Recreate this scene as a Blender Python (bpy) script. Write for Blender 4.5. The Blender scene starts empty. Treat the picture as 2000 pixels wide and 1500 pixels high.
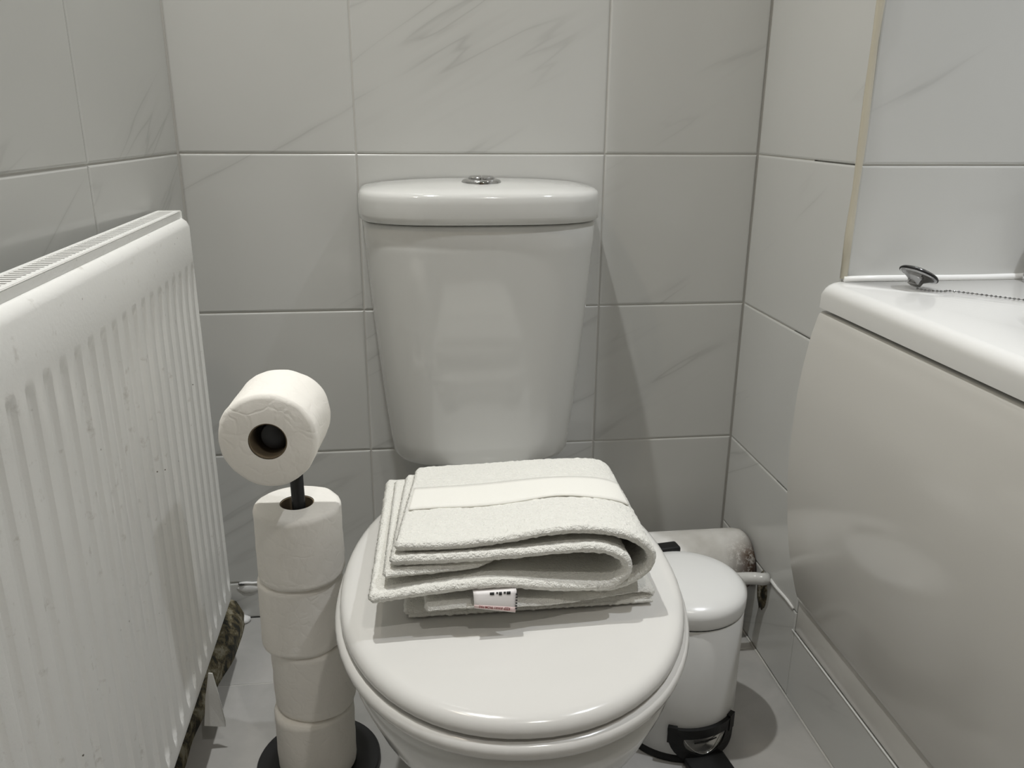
import bpy, bmesh, math, random
from mathutils import Vector, Matrix, noise as mnoise

S = bpy.context.scene
C = S.collection
PI = math.pi
random.seed(7)

# ------------------------------------------------------------------ camera
CAM = (0.08231, -1.36251, 0.88973)
YAW, PITCH, ROLL, FPX = 0.12339, 0.31512, 0.00739, 1595.7
cd = bpy.data.cameras.new('camera')
cd.sensor_fit = 'HORIZONTAL'; cd.sensor_width = 36.0; cd.lens = FPX / 2000 * 36.0
cd.clip_start = 0.01
cam = bpy.data.objects.new('camera', cd); C.objects.link(cam)
cy, sy, cp, sp = math.cos(YAW), math.sin(YAW), math.cos(PITCH), math.sin(PITCH)
fw = Vector((sy * cp, cy * cp, -sp)); rt = Vector((cy, -sy, 0)); up = rt.cross(fw)
c_, s_ = math.cos(ROLL), math.sin(ROLL)
r2 = rt * c_ + up * s_; u2 = up * c_ - rt * s_
cam.matrix_world = Matrix(((r2.x, u2.x, -fw.x, CAM[0]), (r2.y, u2.y, -fw.y, CAM[1]), (r2.z, u2.z, -fw.z, CAM[2]), (0, 0, 0, 1)))
S.camera = cam

# ------------------------------------------------------------------ world, colour management
w = bpy.data.worlds.new('world'); S.world = w; w.use_nodes = True
w.node_tree.nodes['Background'].inputs[0].default_value = (0.5, 0.5, 0.5, 1)
w.node_tree.nodes['Background'].inputs[1].default_value = 0.02
vs = S.view_settings
vs.view_transform = 'Standard'; vs.look = 'None'; vs.gamma = 1.0; vs.use_curve_mapping = False
vs.exposure = 0.0
S.cycles.max_bounces = 10; S.cycles.diffuse_bounces = 6; S.cycles.glossy_bounces = 5

# room measures (metres); back wall y = 0, floor z = 0
XL, XR, YE, YF, XB, ZC = -0.271, 0.664, -0.319, -2.06, 1.40, 2.35
KL = 0.06                                   # the left wall opens slightly towards the door
Z1, TH, TW = 0.834, 0.2533, 0.402           # a joint height, tile pitch up, tile pitch across

# ceiling downlights (position, colour, watts, radius)
DOWNLIGHTS = [
    ((-0.10, -0.45), (0.985, 0.99, 0.965), 72.0, 0.022, 104),
    ((1.00, -0.74), (0.93, 0.96, 1.0), 76.0, 0.025, 92),
    ((0.42, -1.58), (1.0, 0.96, 0.90), 38.0, 0.025, 110),
]
WALL_LAMP = ((-0.262, -0.66, 1.75), (1.0, 0.86, 0.68), 2.2)

# ------------------------------------------------------------------ helpers
def tag(o, label=None, cat=None, group=None, kind=None):
    if label: o['label'] = label
    if cat: o['category'] = cat
    if group: o['group'] = group
    if kind: o['kind'] = kind
    return o

def empty(name, loc=(0, 0, 0), rz=0.0):
    o = bpy.data.objects.new(name, None); C.objects.link(o)
    o.location = loc; o.rotation_euler = (0, 0, rz); o.empty_display_size = 0.05
    return o

def link(name, me, mat, parent=None, smooth=True, loc=None):
    if mat and not me.materials: me.materials.append(mat)
    if smooth:
        for p in me.polygons: p.use_smooth = True
    o = bpy.data.objects.new(name, me); C.objects.link(o)
    if parent: o.parent = parent
    if loc: o.location = loc
    return o

def mesh(name, verts, faces, mat, parent=None, smooth=True, sharp=None, loc=None):
    me = bpy.data.meshes.new(name)
    me.from_pydata([tuple(v) for v in verts], [], faces); me.update()
    bm = bmesh.new(); bm.from_mesh(me)
    bmesh.ops.recalc_face_normals(bm, faces=bm.faces)
    bm.to_mesh(me); bm.free()
    o = link(name, me, mat, parent, smooth, loc)
    if sharp is not None: me.set_sharp_from_angle(angle=math.radians(sharp))
    return o

def loft(rings, cap0=True, cap1=True, close=True):
    n = len(rings[0]); V = [v for r in rings for v in r]; F = []
    for i in range(len(rings) - 1):
        for j in range(n if close else n - 1):
            k = (j + 1) % n
            F.append((i * n + j, i * n + k, (i + 1) * n + k, (i + 1) * n + j))
    def cap(i):
        base = i * n
        c = [sum(V[base + j][a] for j in range(n)) / n for a in range(3)]
        V.append(tuple(c)); ci = len(V) - 1
        for j in range(n): F.append((base + j, base + (j + 1) % n, ci))
    if cap0: cap(0)
    if cap1: cap(len(rings) - 1)
    return V, F

def lathe(profile, n=48, cx=0, cy=0, cap0=True, cap1=True):
    rings = [[(cx + r * math.cos(2 * PI * j / n), cy + r * math.sin(2 * PI * j / n), z) for j in range(n)] for r, z in profile]
    return loft(rings, cap0, cap1)

def box(x0, x1, y0, y1, z0, z1):
    V = [(x0, y0, z0), (x1, y0, z0), (x1, y1, z0), (x0, y1, z0), (x0, y0, z1), (x1, y0, z1), (x1, y1, z1), (x0, y1, z1)]
    return V, [(0, 3, 2, 1), (4, 5, 6, 7), (0, 1, 5, 4), (1, 2, 6, 5), (2, 3, 7, 6), (3, 0, 4, 7)]

def bbox_obj(name, b, mat, parent=None, bev=0.0, seg=3):
    V, F = box(*b)
    o = mesh(name, V, F, mat, parent, smooth=False)
    if bev:
        bm = bmesh.new(); bm.from_mesh(o.data)
        bmesh.ops.bevel(bm, geom=list(bm.edges), offset=bev, segments=seg, affect='EDGES', profile=0.5)
        bm.to_mesh(o.data); bm.free()
        for p in o.data.polygons: p.use_smooth = True
        o.data.set_sharp_from_angle(angle=math.radians(40))
    return o

def tube(path, rad, n=16, caps=True):
    P = [Vector(p) for p in path]; rings = []; prev = None
    for i, p in enumerate(P):
        t = ((P[min(i + 1, len(P) - 1)] - P[max(i - 1, 0)])).normalized()
        if prev is None:
            a = t.orthogonal().normalized()
        else:
            a = (prev - t * prev.dot(t)).normalized()
        prev = a; b = t.cross(a)
        r = rad[i] if isinstance(rad, (list, tuple)) else rad
        rings.append([tuple(p + (a * math.cos(2 * PI * j / n) + b * math.sin(2 * PI * j / n)) * r) for j in range(n)])
    return loft(rings, caps, caps)

def spline(P, n):
    """Catmull-Rom through P (tuples), n samples evenly by parameter"""
    m = len(P) - 1; out = []
    for i in range(n):
        t = i / (n - 1) * m; k = min(int(t), m - 1); f = t - k
        p0, p1, p2, p3 = P[max(k - 1, 0)], P[k], P[k + 1], P[min(k + 2, m)]
        out.append(tuple(0.5 * (2 * b + (c - a) * f + (2 * a - 5 * b + 4 * c - d) * f * f + (3 * b - a - 3 * c + d) * f ** 3)
                         for a, b, c, d in zip(p0, p1, p2, p3)))
    return out

# ------------------------------------------------------------------ materials
def material(name, col, rough=0.5, metal=0.0, spec=0.5, coat=0.0, coat_r=0.05):
    m = bpy.data.materials.new(name); m.use_nodes = True
    b = m.node_tree.nodes['Principled BSDF']
    b.inputs['Base Color'].default_value = (*col, 1); b.inputs['Roughness'].default_value = rough
    b.inputs['Metallic'].default_value = metal; b.inputs['Specular IOR Level'].default_value = spec
    b.inputs['Coat Weight'].default_value = coat; b.inputs['Coat Roughness'].default_value = coat_r
    return m

class G:
    """tiny node-graph helper"""
    def __init__(s, m):
        s.nt = m.node_tree; s.b = s.nt.nodes['Principled BSDF']
    def n(s, t, **kw):
        x = s.nt.nodes.new(t)
        for k, v in kw.items():
            if k.startswith('i_'):
                x.inputs[int(k[2:])].default_value = v
            else: setattr(x, k, v)
        return x
    def l(s, a, ao, b, bi): s.nt.links.new(a.outputs[ao], b.inputs[bi])
    def math(s, op, a, b=None, clamp=False):
        x = s.n('ShaderNodeMath', operation=op, use_clamp=clamp)
        for i, v in enumerate((a, b)):
            if v is None: continue
            if isinstance(v, tuple): s.nt.links.new(v[0].outputs[v[1]], x.inputs[i])
            else: x.inputs[i].default_value = v
        return x
    def noise(s, src, scale, detail=4.0, rough=0.5, dist=0.0):
        x = s.n('ShaderNodeTexNoise'); x.inputs['Scale'].default_value = scale
        x.inputs['Detail'].default_value = detail; x.inputs['Roughness'].default_value = rough; x.inputs['Distortion'].default_value = dist
        if src: s.l(src[0], src[1], x, 'Vector')
        return x
    def ramp(s, src, stops):
        x = s.n('ShaderNodeValToRGB'); e = x.color_ramp.elements
        while len(e) < len(stops): e.new(0.5)
        for q, (p, c) in zip(e, stops): q.position = p; q.color = (*c, 1) if len(c) == 3 else c
        s.nt.links.new(src[0].outputs[src[1]], x.inputs[0]); return x
    def mix(s, fac, a, b):
        x = s.n('ShaderNodeMix', data_type='RGBA')
        if isinstance(fac, tuple): s.nt.links.new(fac[0].outputs[fac[1]], x.inputs[0])
        else: x.inputs[0].default_value = fac
        for i, v in ((6, a), (7, b)):
            if hasattr(v[0], 'outputs'): s.nt.links.new(v[0].outputs[v[1]], x.inputs[i])
            else: x.inputs[i].default_value = (*v, 1)
        return x
    def bump(s, src, strength, dist=0.001):
        x = s.n('ShaderNodeBump'); x.inputs['Strength'].default_value = strength; x.inputs['Distance'].default_value = dist
        s.nt.links.new(src[0].outputs[src[1]], x.inputs['Height']); s.l(x, 0, s.b, 'Normal'); return x

def tile_material():
    m = material('glazed_marble_tile', (0.6, 0.6, 0.58), 0.16, spec=0.5)
    g = G(m); tc = g.n('ShaderNodeTexCoord'); oi = g.n('ShaderNodeObjectInfo')
    off = g.math('MULTIPLY', (oi, 'Random'), 37.0)
    add = g.n('ShaderNodeVectorMath', operation='ADD'); g.l(tc, 'Object', add, 0); g.l(off, 0, add, 1)
    mp = g.n('ShaderNodeMapping'); mp.inputs['Rotation'].default_value = (0, 0, math.radians(-30)); g.l(add, 0, mp, 'Vector')
    m2 = g.n('ShaderNodeMapping'); m2.inputs['Scale'].default_value = (0.55, 5.5, 1.0); g.l(mp, 0, m2, 'Vector')
    n1 = g.noise((m2, 0), 1.35, 4, 0.5, 0.12)
    d = g.math('ABSOLUTE', g_(g.math('SUBTRACT', (n1, 'Fac'), 0.5)))
    v = g.math('SUBTRACT', 1.0, g_(g.math('DIVIDE', g_(d), 0.0085)), True)
    halo = g.math('SUBTRACT', 1.0, g_(g.math('DIVIDE', g_(d), 0.035)), True)
    patch = g.noise((add, 0), 4.0, 1)
    pr_ = g.ramp((patch, 'Fac'), [(0.46, (0, 0, 0)), (0.60, (1, 1, 1))])
    vm = g.math('MULTIPLY', g_(v), (pr_, 0)); hm = g.math('MULTIPLY', g_(halo), (pr_, 0))
    tot = g.math('ADD', g_(g.math('MULTIPLY', g_(vm), 0.19)), g_(g.math('MULTIPLY', g_(hm), 0.10)), True)
    cl = g.noise((mp, 0), 3.0, 3)
    base = g.mix((cl, 'Fac'), (0.60, 0.605, 0.585), (0.66, 0.66, 0.645))
    c = g.mix(g_(tot), (base, 2), (0.27, 0.27, 0.26))
    g.l(c, 2, g.b, 'Base Color')
    wob = g.noise((tc, 'Object'), 14.0, 1); g.bump((wob, 'Fac'), 0.12, 0.002)
    return m
def g_(n): return (n, 0)

M = {}
M['tile'] = tile_material()
M['grout'] = material('pale_grout', (0.56, 0.55, 0.52), 0.85)
M['porcelain'] = material('white_porcelain', (0.66, 0.66, 0.64), 0.09, spec=0.55)
M['seat'] = material('white_seat_plastic', (0.665, 0.655, 0.63), 0.16)
M['acrylic'] = material('white_acrylic', (0.76, 0.755, 0.735), 0.12)
M['panel'] = material('bath_panel_acrylic', (0.66, 0.645, 0.61), 0.14)
M['white_metal'] = material('white_enamel_metal', (0.68, 0.68, 0.665), 0.24)
M['black'] = material('black_coated_metal', (0.012, 0.012, 0.013), 0.42)
M['blackplastic'] = material('black_plastic', (0.008, 0.008, 0.008), 0.5, spec=0.3)
M['chrome'] = material('chrome', (0.60, 0.60, 0.60), 0.06, metal=1.0)
M['dark_reflection_chrome'] = material('dark_reflection_chrome', (0.28, 0.28, 0.28), 0.12, metal=1.0)  # ordinary chrome, with darker reflections put into its base colour
M['steel'] = material('brushed_steel', (0.62, 0.61, 0.58), 0.3, metal=1.0)
M['sealant'] = material('white_sealant', (0.85, 0.85, 0.84), 0.35)
M['ceiling'] = material('white_ceiling_paint', (0.75, 0.75, 0.73), 0.8)
M['label'] = material('label_satin', (0.80, 0.77, 0.76), 0.5)
M['pink'] = material('label_pink_stripe', (0.78, 0.62, 0.60), 0.5)
M['red'] = material('label_red_print', (0.24, 0.006, 0.012), 0.6)
M['print'] = material('label_black_print', (0.02, 0.02, 0.02), 0.6)
M['card'] = material('cardboard_core', (0.20, 0.155, 0.10), 0.9)
M['lampglass'] = material('lamp_diffuser', (0.9, 0.9, 0.9), 0.4)

def radiator_mat():
    m = material('radiator_enamel', (0.83, 0.83, 0.81), 0.3); g = G(m); tc = g.n('ShaderNodeTexCoord')
    n1 = g.noise((tc, 'Object'), 55, 5, 0.65); st = g.ramp((n1, 'Fac'), [(0.22, (0.66, 0.64, 0.60)), (0.38, (0.91, 0.91, 0.89))])
    v = g.n('ShaderNodeTexVoronoi'); v.inputs['Scale'].default_value = 60; g.l(tc, 'Object', v, 'Vector')
    sp_ = g.ramp((v, 'Distance'), [(0.05, (1, 1, 1)), (0.075, (0, 0, 0))])
    big = g.noise((tc, 'Object'), 9, 2); bm_ = g.ramp((big, 'Fac'), [(0.56, (0, 0, 0)), (0.66, (1, 1, 1))])
    f = g.math('MULTIPLY', (sp_, 0), (bm_, 0)); c = g.mix(g_(f), (st, 0), (0.16, 0.14, 0.11)); g.l(c, 2, g.b, 'Base Color')
    n2 = g.noise((tc, 'Object'), 240, 3); g.bump((n2, 'Fac'), 0.25, 0.0008); return m
M['radiator'] = radiator_mat()

def fabric(name, col, scale, strength, dist, sheen=0.0):
    m = material(name, col, 0.95, spec=0.15); g = G(m); tc = g.n('ShaderNodeTexCoord')
    n1 = g.noise((tc, 'Object'), scale, 3, 0.7); g.bump((n1, 'Fac'), strength, dist)
    v = g.mix((n1, 'Fac'), tuple(c * 0.93 for c in col), tuple(min(1, c * 1.04) for c in col)); g.l(v, 2, g.b, 'Base Color')
    g.b.inputs['Sheen Weight'].default_value = sheen; g.b.inputs['Sheen Roughness'].default_value = 0.5
    return m
M['towel'] = fabric('cream_terry', (0.885, 0.875, 0.82), 300, 1.0, 0.0035, 0.2)
M['band'] = fabric('woven_towel_band', (0.82, 0.808, 0.755), 900, 0.25, 0.0006, 0.1)
M['fray'] = fabric('knit_towel', (0.90, 0.89, 0.84), 350, 1.0, 0.003, 0.2)

def paper():
    m = material('tissue_paper', (0.93, 0.90, 0.845), 0.95, spec=0.1); g = G(m); tc = g.n('ShaderNodeTexCoord')
    n1 = g.noise((tc, 'Object'), 60, 4, 0.6, 0.6); v = g.n('ShaderNodeTexVoronoi'); v.feature = 'DISTANCE_TO_EDGE'
    v.inputs['Scale'].default_value = 42
    dv = g.n('ShaderNodeVectorMath', operation='ADD'); n0 = g.noise((tc, 'Object'), 22, 3)
    sc = g.n('ShaderNodeVectorMath', operation='SCALE'); sc.inputs['Scale'].default_value = 0.06
    g.l(n0, 'Color', sc, 0); g.l(tc, 'Object', dv, 0); g.l(sc, 0, dv, 1); g.l(dv, 0, v, 'Vector')
    r = g.ramp((v, 'Distance'), [(0.0, (0, 0, 0)), (0.14, (1, 1, 1))])
    s2 = g.math('ADD', g_(g.math('MULTIPLY', (r, 0), 0.5)), (n1, 'Fac')); g.bump(g_(s2), 0.32, 0.0014); return m
M['paper'] = paper()

def floor_mat():
    m = material('grey_stone_floor_tile', (0.40, 0.39, 0.37), 0.42); g = G(m); tc = g.n('ShaderNodeTexCoord')
    n1 = g.noise((tc, 'Object'), 7, 6, 0.6, 0.5); c = g.ramp((n1, 'Fac'), [(0.3, (0.36, 0.355, 0.34)), (0.7, (0.47, 0.46, 0.445))]); g.l(c, 0, g.b, 'Base Color')
    n2 = g.noise((tc, 'Object'), 90, 3); g.bump((n2, 'Fac'), 0.08, 0.001); return m
M['floor'] = floor_mat()

def grime(name, clean, lo, hi, scale):
    m = material(name, clean, 0.7); g = G(m); tc = g.n('ShaderNodeTexCoord')
    n1 = g.noise((tc, 'Object'), scale, 6, 0.7, 0.4)
    c = g.ramp((n1, 'Fac'), [(lo, (0.02, 0.02, 0.014)), ((lo + hi) / 2, (0.14, 0.115, 0.06)), (hi, clean)]); g.l(c, 0, g.b, 'Base Color')
    g.bump((n1, 'Fac'), 0.6, 0.003); return m
M['mould'] = grime('mouldy_plaster', (0.30, 0.28, 0.21), 0.42, 0.60, 38)

def pipe_mat():
    m = material('stained_painted_pipe', (0.72, 0.71, 0.68), 0.55); g = G(m); tc = g.n('ShaderNodeTexCoord')
    sep = g.n('ShaderNodeSeparateXYZ'); g.l(tc, 'Object', sep, 0)
    end = g.n('ShaderNodeMapRange'); end.inputs[1].default_value = 0.602; end.inputs[2].default_value = 0.645; g.l(sep, 'X', end, 0)
    lowz = g.n('ShaderNodeMapRange'); lowz.inputs[1].default_value = 0.196; lowz.inputs[2].default_value = 0.172; g.l(sep, 'Z', lowz, 0)
    n1 = g.noise((tc, 'Object'), 80, 6, 0.75); sp1 = g.ramp((n1, 'Fac'), [(0.36, (0, 0, 0)), (0.50, (1, 1, 1))])
    f = g.math('MULTIPLY', g_(g.math('MULTIPLY', (end, 0), (lowz, 0))), (sp1, 0), True)
    n3 = g.noise((tc, 'Object'), 30, 3); tint = g.mix((n3, 'Fac'), (0.035, 0.035, 0.05), (0.16, 0.08, 0.025))
    n2 = g.noise((tc, 'Object'), 18, 4); bs = g.ramp((n2, 'Fac'), [(0.3, (0.60, 0.585, 0.55)), (0.6, (0.75, 0.74, 0.715))])
    c = g.mix(g_(f), (bs, 0), (tint, 2)); g.l(c, 2, g.b, 'Base Color'); g.bump((n1, 'Fac'), 0.25, 0.002); return m
M['pipe'] = pipe_mat()
M['stain'] = grime('stained_corner_grout', (0.40, 0.38, 0.33), 0.44, 0.66, 60)
M['yellow'] = material('yellowed_sealant', (0.58, 0.54, 0.44), 0.5)

# ------------------------------------------------------------------ tiles
_tile_cache = {}
def tile_mesh(wd, ht, kind='wall'):
    key = (round(wd, 4), round(ht, 4), kind)
    if key in _tile_cache: return _tile_cache[key]
    b, d = (0.0028, 0.0013) if kind == 'wall' else (0.0015, 0.0006)
    t = 0.008; V = []; 
    for ins, z in ((0, 0), (0, t - d), (b * 0.35, t - d * 0.35), (b, t)):
        V += [(ins, ins, z), (wd - ins, ins, z), (wd - ins, ht - ins, z), (ins, ht - ins, z)]
    F = []
    for i in range(3):
        for j in range(4):
            k = (j + 1) % 4; F.append((4 * i + j, 4 * i + k, 4 * i + 4 + k, 4 * i + 4 + j))
    F.append((12, 13, 14, 15))
    me = bpy.data.meshes.new('tile'); me.from_pydata(V, [], F); me.update()
    me.materials.append(M['tile'] if kind == 'wall' else M['floor'])
    _tile_cache[key] = me; return me

GAP = 0.0022
def tile_wall(wall, org, u, v, nrm, us, vs_, kind='wall', skip=None):
    """tiles between joint positions us (along u) and vs_ (along v); face of the tile lies in the plane through org"""
    u, v, nrm = Vector(u).normalized(), Vector(v).normalized(), Vector(nrm).normalized()
    for i in range(len(us) - 1):
        for j in range(len(vs_) - 1):
            if skip and skip(i, j): continue
            wd, ht = us[i + 1] - us[i] - GAP, vs_[j + 1] - vs_[j] - GAP
            o = bpy.data.objects.new('tile', tile_mesh(wd, ht, kind)); C.objects.link(o)
            p = Vector(org) + u * (us[i] + GAP / 2 + random.uniform(-.0004, .0004)) + v * (vs_[j] + GAP / 2) + nrm * (-0.008 + random.uniform(-.0003, .0003))
            o.matrix_world = Matrix(((u.x, v.x, nrm.x, p.x), (u.y, v.y, nrm.y, p.y), (u.z, v.z, nrm.z, p.z), (0, 0, 0, 1)))
            o.parent = wall

def wall_slab(name, b):
    V, F = box(*b); o = mesh(name, V, F, M['grout'], None, smooth=False); tag(o, kind='structure'); return o

RB = 0.0018            # how far the grout lies behind the tile faces
ZS = [0.0, Z1 - 3 * TH] + [Z1 + k * TH for k in range(-2, 6)] + [ZC]

floor = wall_slab('floor', (-0.45, XB, YF, 0.0, -0.12, -0.0012))
tile_wall(floor, (0, 0, 0), (1, 0, 0), (0, 1, 0), (0, 0, 1), [-0.42, 0.18, 0.6635], [-2.0, -1.4, -0.793, -0.193, 0.0], 'floor')

wb = wall_slab('wall_back', (-0.45, 0.80, RB, 0.12, 0, ZC))
tile_wall(wb, (0, 0, 0), (1, 0, 0), (0, 0, 1), (0, -1, 0), [XL, 0.0, TW, XR], ZS)

# left wall: a slab turned by KL about the back corner
kx, ky = -math.sin(KL), -math.cos(KL)          # direction along the wall towards the camera
LLEN = 2.06
V = []
for z in (0, ZC):
    for a, t in ((RB, -0.03), (RB, LLEN), (0.12, LLEN), (0.12, -0.03)):
        V.append((XL + kx * t + ky * a, ky * t - kx * a, z))
wl = mesh('wall_left', V, [(0, 1, 2, 3), (4, 5, 6, 7), (0, 1, 5, 4), (1, 2, 6, 5), (2, 3, 7, 6), (3, 0, 4, 7)], M['grout'], None, smooth=False)
tag(wl, kind='structure')
# u runs from the camera side to the corner so that local x is to the right when facing the wall
uL = [-LLEN, -0.322 - 4 * TW, -0.322 - 3 * TW, -0.322 - 2 * TW, -0.322 - TW, -0.322, -0.002]
tile_wall(wl, (XL, 0, 0), (-kx, -ky, 0), (0, 0, 1), (-ky, kx, 0), uL, ZS)

wr = wall_slab('wall_right', (XR + RB, 0.80, YE + 0.12, 0.0, 0, ZC))
ZR = [0.0, 0.154] + [Z1 + k * TH for k in range(-2, 6)] + [ZC]
tile_wall(wr, (XR, 0, 0), (0, -1, 0), (0, 0, 1), (-1, 0, 0), [0.002, -YE], ZR)

we = wall_slab('wall_bath_end', (XR + 0.006, XB, YE + RB, YE + 0.12, 0, ZC))
tile_wall(we, (XR, YE, 0), (1, 0, 0), (0, 0, 1), (0, -1, 0), [0.007, 0.007 + TW, XB - XR], [Z1 + k * TH for k in range(-1, 6)] + [ZC])

wside = wall_slab('wall_bath_side', (XB + RB, XB + 0.12, YF, YE + 0.12, 0, ZC))
tile_wall(wside, (XB, YE, 0), (0, -1, 0), (0, 0, 1), (-1, 0, 0), [0.0, TW, 2 * TW, 3 * TW, YE - YF], [Z1 + k * TH for k in range(-1, 6)] + [ZC])

V, F = box(-0.55, XB + 0.1, YF - 0.1, YF, 0, ZC)
wf = tag(mesh('wall_front', V, F, material('painted_wall', (0.35, 0.34, 0.32), 0.7), None, smooth=False), kind='structure')
dr = bbox_obj('door_1', (-0.30, 0.46, YF + 0.001, YF + 0.038, 0.005, 2.0), material('door_paint', (0.22, 0.17, 0.12), 0.45), None, 0.003)
tag(dr, 'plain painted bathroom door behind the camera', kind='structure')
V, F = tube([(0.40, YF + 0.036, 1.0), (0.40, YF + 0.085, 1.0), (0.30, YF + 0.085, 1.0)], 0.009, 12)
mesh('door_handle', V, F, M['chrome'], dr)
V, F = box(-0.55, XB + 0.12, YF - 0.1, 0.12, ZC, ZC + 0.1)
tag(mesh('ceiling', V, F, M['ceiling'], None, smooth=False), kind='structure')

# yellowed sealant bead down the tiled outer corner, white sealant along the bath
V, F = tube([(XR + 0.0035, YE + 0.0005 + 0.001 * math.sin(k * 1.7), 0.684 + k * 0.06) for k in range(28)], [0.0048 + 0.0007 * math.sin(k * 2.3) for k in range(28)], 10)
tag(mesh('trim_1', V, F, M['yellow']), 'yellowed sealant bead down the tiled corner beside the bath', kind='structure')
V, F = tube([(XR + 0.002 + k * 0.05, YE - 0.003, 0.683 + 0.0006 * math.sin(k * 1.3)) for k in range(15)], 0.0046, 10)
tag(mesh('trim_2', V, F, M['sealant']), 'white sealant bead between bath rim and wall tiles', kind='structure')
V, F = tube([(XR - 0.0005, -0.224 - k * 0.0105, 0.156 - 0.0012 * math.sin(k * .8)) for k in range(9)], [0.0034, .0032, .003, .003, .0028, .0027, .0026, .0026, .002], 8)
tag(mesh('trim_3', V, F, M['sealant']), 'white grout line on the wall right of the pipe', kind='structure')

# tiled skirting under the bath
bs = wall_slab('baseboard_right', (XR + 0.001, XR + 0.05, -2.03, YE - 0.001, 0.0, 0.118))
tile_wall(bs, (XR - 0.0005, YE, 0), (0, -1, 0), (0, 0, 1), (-1, 0, 0), [0.0, 0.402, 0.804, 1.206, 1.608], [0.0, 0.1205])
V, F = tube([(XR - 0.001, YE + 0.005 - 0.05 * k, 0.1213) for k in range(34)], 0.0013, 8)
mesh('grout_line', V, F, M['sealant'], bs)
V, F = tube([(XR - 0.0015, 0.0 - 0.05 * k, 0.0005) for k in range(40)], 0.0019, 8)
mesh('grout_line', V, F, M['grout'], bs)

# mouldy strip where the left wall meets the floor
n = 60; rings = []
for i in range(n):
    t = 0.01 + i * 0.016
    px, py = XL + kx * t, ky * t
    wv = 0.026 + 0.010 * mnoise.noise((t * 9, 0, 0)) + 0.012 * math.exp(-((t - 0.14) / 0.06) ** 2)
    hh = 0.050 + 0.008 * mnoise.noise((t * 14, 3, 0))
    rings.append([(px + a, py, z) for a, z in ((0.0, 0.0), (wv, 0.0), (wv * 0.95, hh * 0.35), (wv * 0.55, hh * 0.85), (0.0, hh))])
V, F = loft(rings)
tag(mesh('baseboard_left', V, F, M['mould'], None, sharp=50), 'mouldy crumbling skirting under the radiator', kind='structure')

# crumbling grout by the back-left corner
V, F = [], []
def blob(c, sx, sy_, sz, seed, n1=14, n2=8):
    rings = []
    for i in range(1, n2):
        th = PI * i / n2; rings.append([(c[0] + sx * math.sin(th) * math.cos(2 * PI * j / n1) * (1 + .35 * mnoise.noise((j * .9 + seed, i * .8, seed))),
            c[1] + sy_ * math.sin(th) * math.sin(2 * PI * j / n1), c[2] + sz * math.cos(th) * (1 + .4 * mnoise.noise((j * .7, i, seed)))) for j in range(n1)])
    return loft(rings)
V, F = blob((-0.235, 0.0, 0.062), 0.020, 0.003, 0.009, 3.1)
mesh('grout_smear', V, F, M['sealant'], wb)
V, F = blob((-0.246, -0.001, 0.0725), 0.006, 0.0035, 0.0022, 5.1)
mesh('grout_hole_shade', V, F, M['print'], wb)  # solid black lump; the shade inside a small hole put into its colour
V, F = tube([(-0.25 + 0.012 * k, -0.0005, 0.0735 + 0.0007 * math.sin(k * 2)) for k in range(14)], 0.0026, 8)
mesh('grout_line', V, F, M['sealant'], wb)
V, F = blob((-0.25, -0.012, 0.004), 0.016, 0.012, 0.008, 8.4)
mesh('grout_crumbs', V, F, M['sealant'], wb)

# ------------------------------------------------------------------ pipes in the corner
V, F = tube([(0.30, -0.122, 0.138), (0.64, -0.122, 0.138), (0.652, -0.122, 0.138), (0.6605, -0.122, 0.138)], [0.056, 0.056, 0.054, 0.048], 40)
tag(mesh('soil_pipe', V, F, M['pipe'], None, sharp=60), 'thick white painted waste pipe with mould at its end behind the bin', 'pipe')
pth = [(0.50, -0.205, 0.150), (0.62, -0.205, 0.150)] + [(0.62 + 0.03 * math.sin(a), -0.205 - 0.012 * (1 - math.cos(a)), 0.150 + 0.004 * (1 - math.cos(a))) for a in (0.4, 0.8, 1.2, 1.57)] + [(0.6615, -0.2175, 0.1545)]
V, F = tube(pth, 0.0105, 18)
tag(mesh('small_pipe', V, F, M['white_metal']), 'slim glossy white pipe running into the wall beside the bin', 'pipe')
V, F = blob((XR, -0.196, 0.118), 0.0022, 0.020, 0.034, 2.2, 22, 12)
mesh('damp_stain', V, F, M['stain'], wr)

# ------------------------------------------------------------------ toilet
toilet = tag(empty('toilet', (0.181, -0.56, 0.0), math.radians(-3.0)), 'white close coupled toilet with rounded lid closed', 'toilet')
def egg(off, z, wa=0.186, fb=0.252, bb=0.262, cut=-0.205, ysh=0.0, n=72, ex=2.12):
    """egg outline in the pan's frame: front is -y; back is cut straight"""
    R = []
    for j in range(n):
        t = 2 * PI * j / n; c, s = math.cos(t), math.sin(t)
        x = (wa + off) * math.copysign(abs(c) ** (2 / ex), c)
        y = (fb + off if s < 0 else bb + off) * math.copysign(abs(s) ** (2 / ex), s)
        R.append((x, min(y, -cut + off) + ysh, z))
    return R
# lid: rounded edge, shallow dome
prof = [(-0.010, 0.3925), (-0.003, 0.3930), (0.0, 0.397), (-0.0006, 0.402), (-0.003, 0.4065), (-0.0075, 0.4098), (-0.014, 0.4112), (-0.05, 0.4118), (-0.10, 0.4121), (-0.15, 0.4122)]
V, F = loft([egg(o, z) for o, z in prof]); mesh('seat_lid', V, F, M['seat'], toilet)
prof = [(-0.012, 0.3735), (0.000, 0.3745), (0.0045, 0.378), (0.0058, 0.383), (0.0045, 0.388), (0.000, 0.3912), (-0.008, 0.3920)]
V, F = loft([egg(o, z) for o, z in prof]); mesh('seat', V, F, M['seat'], toilet)
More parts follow.
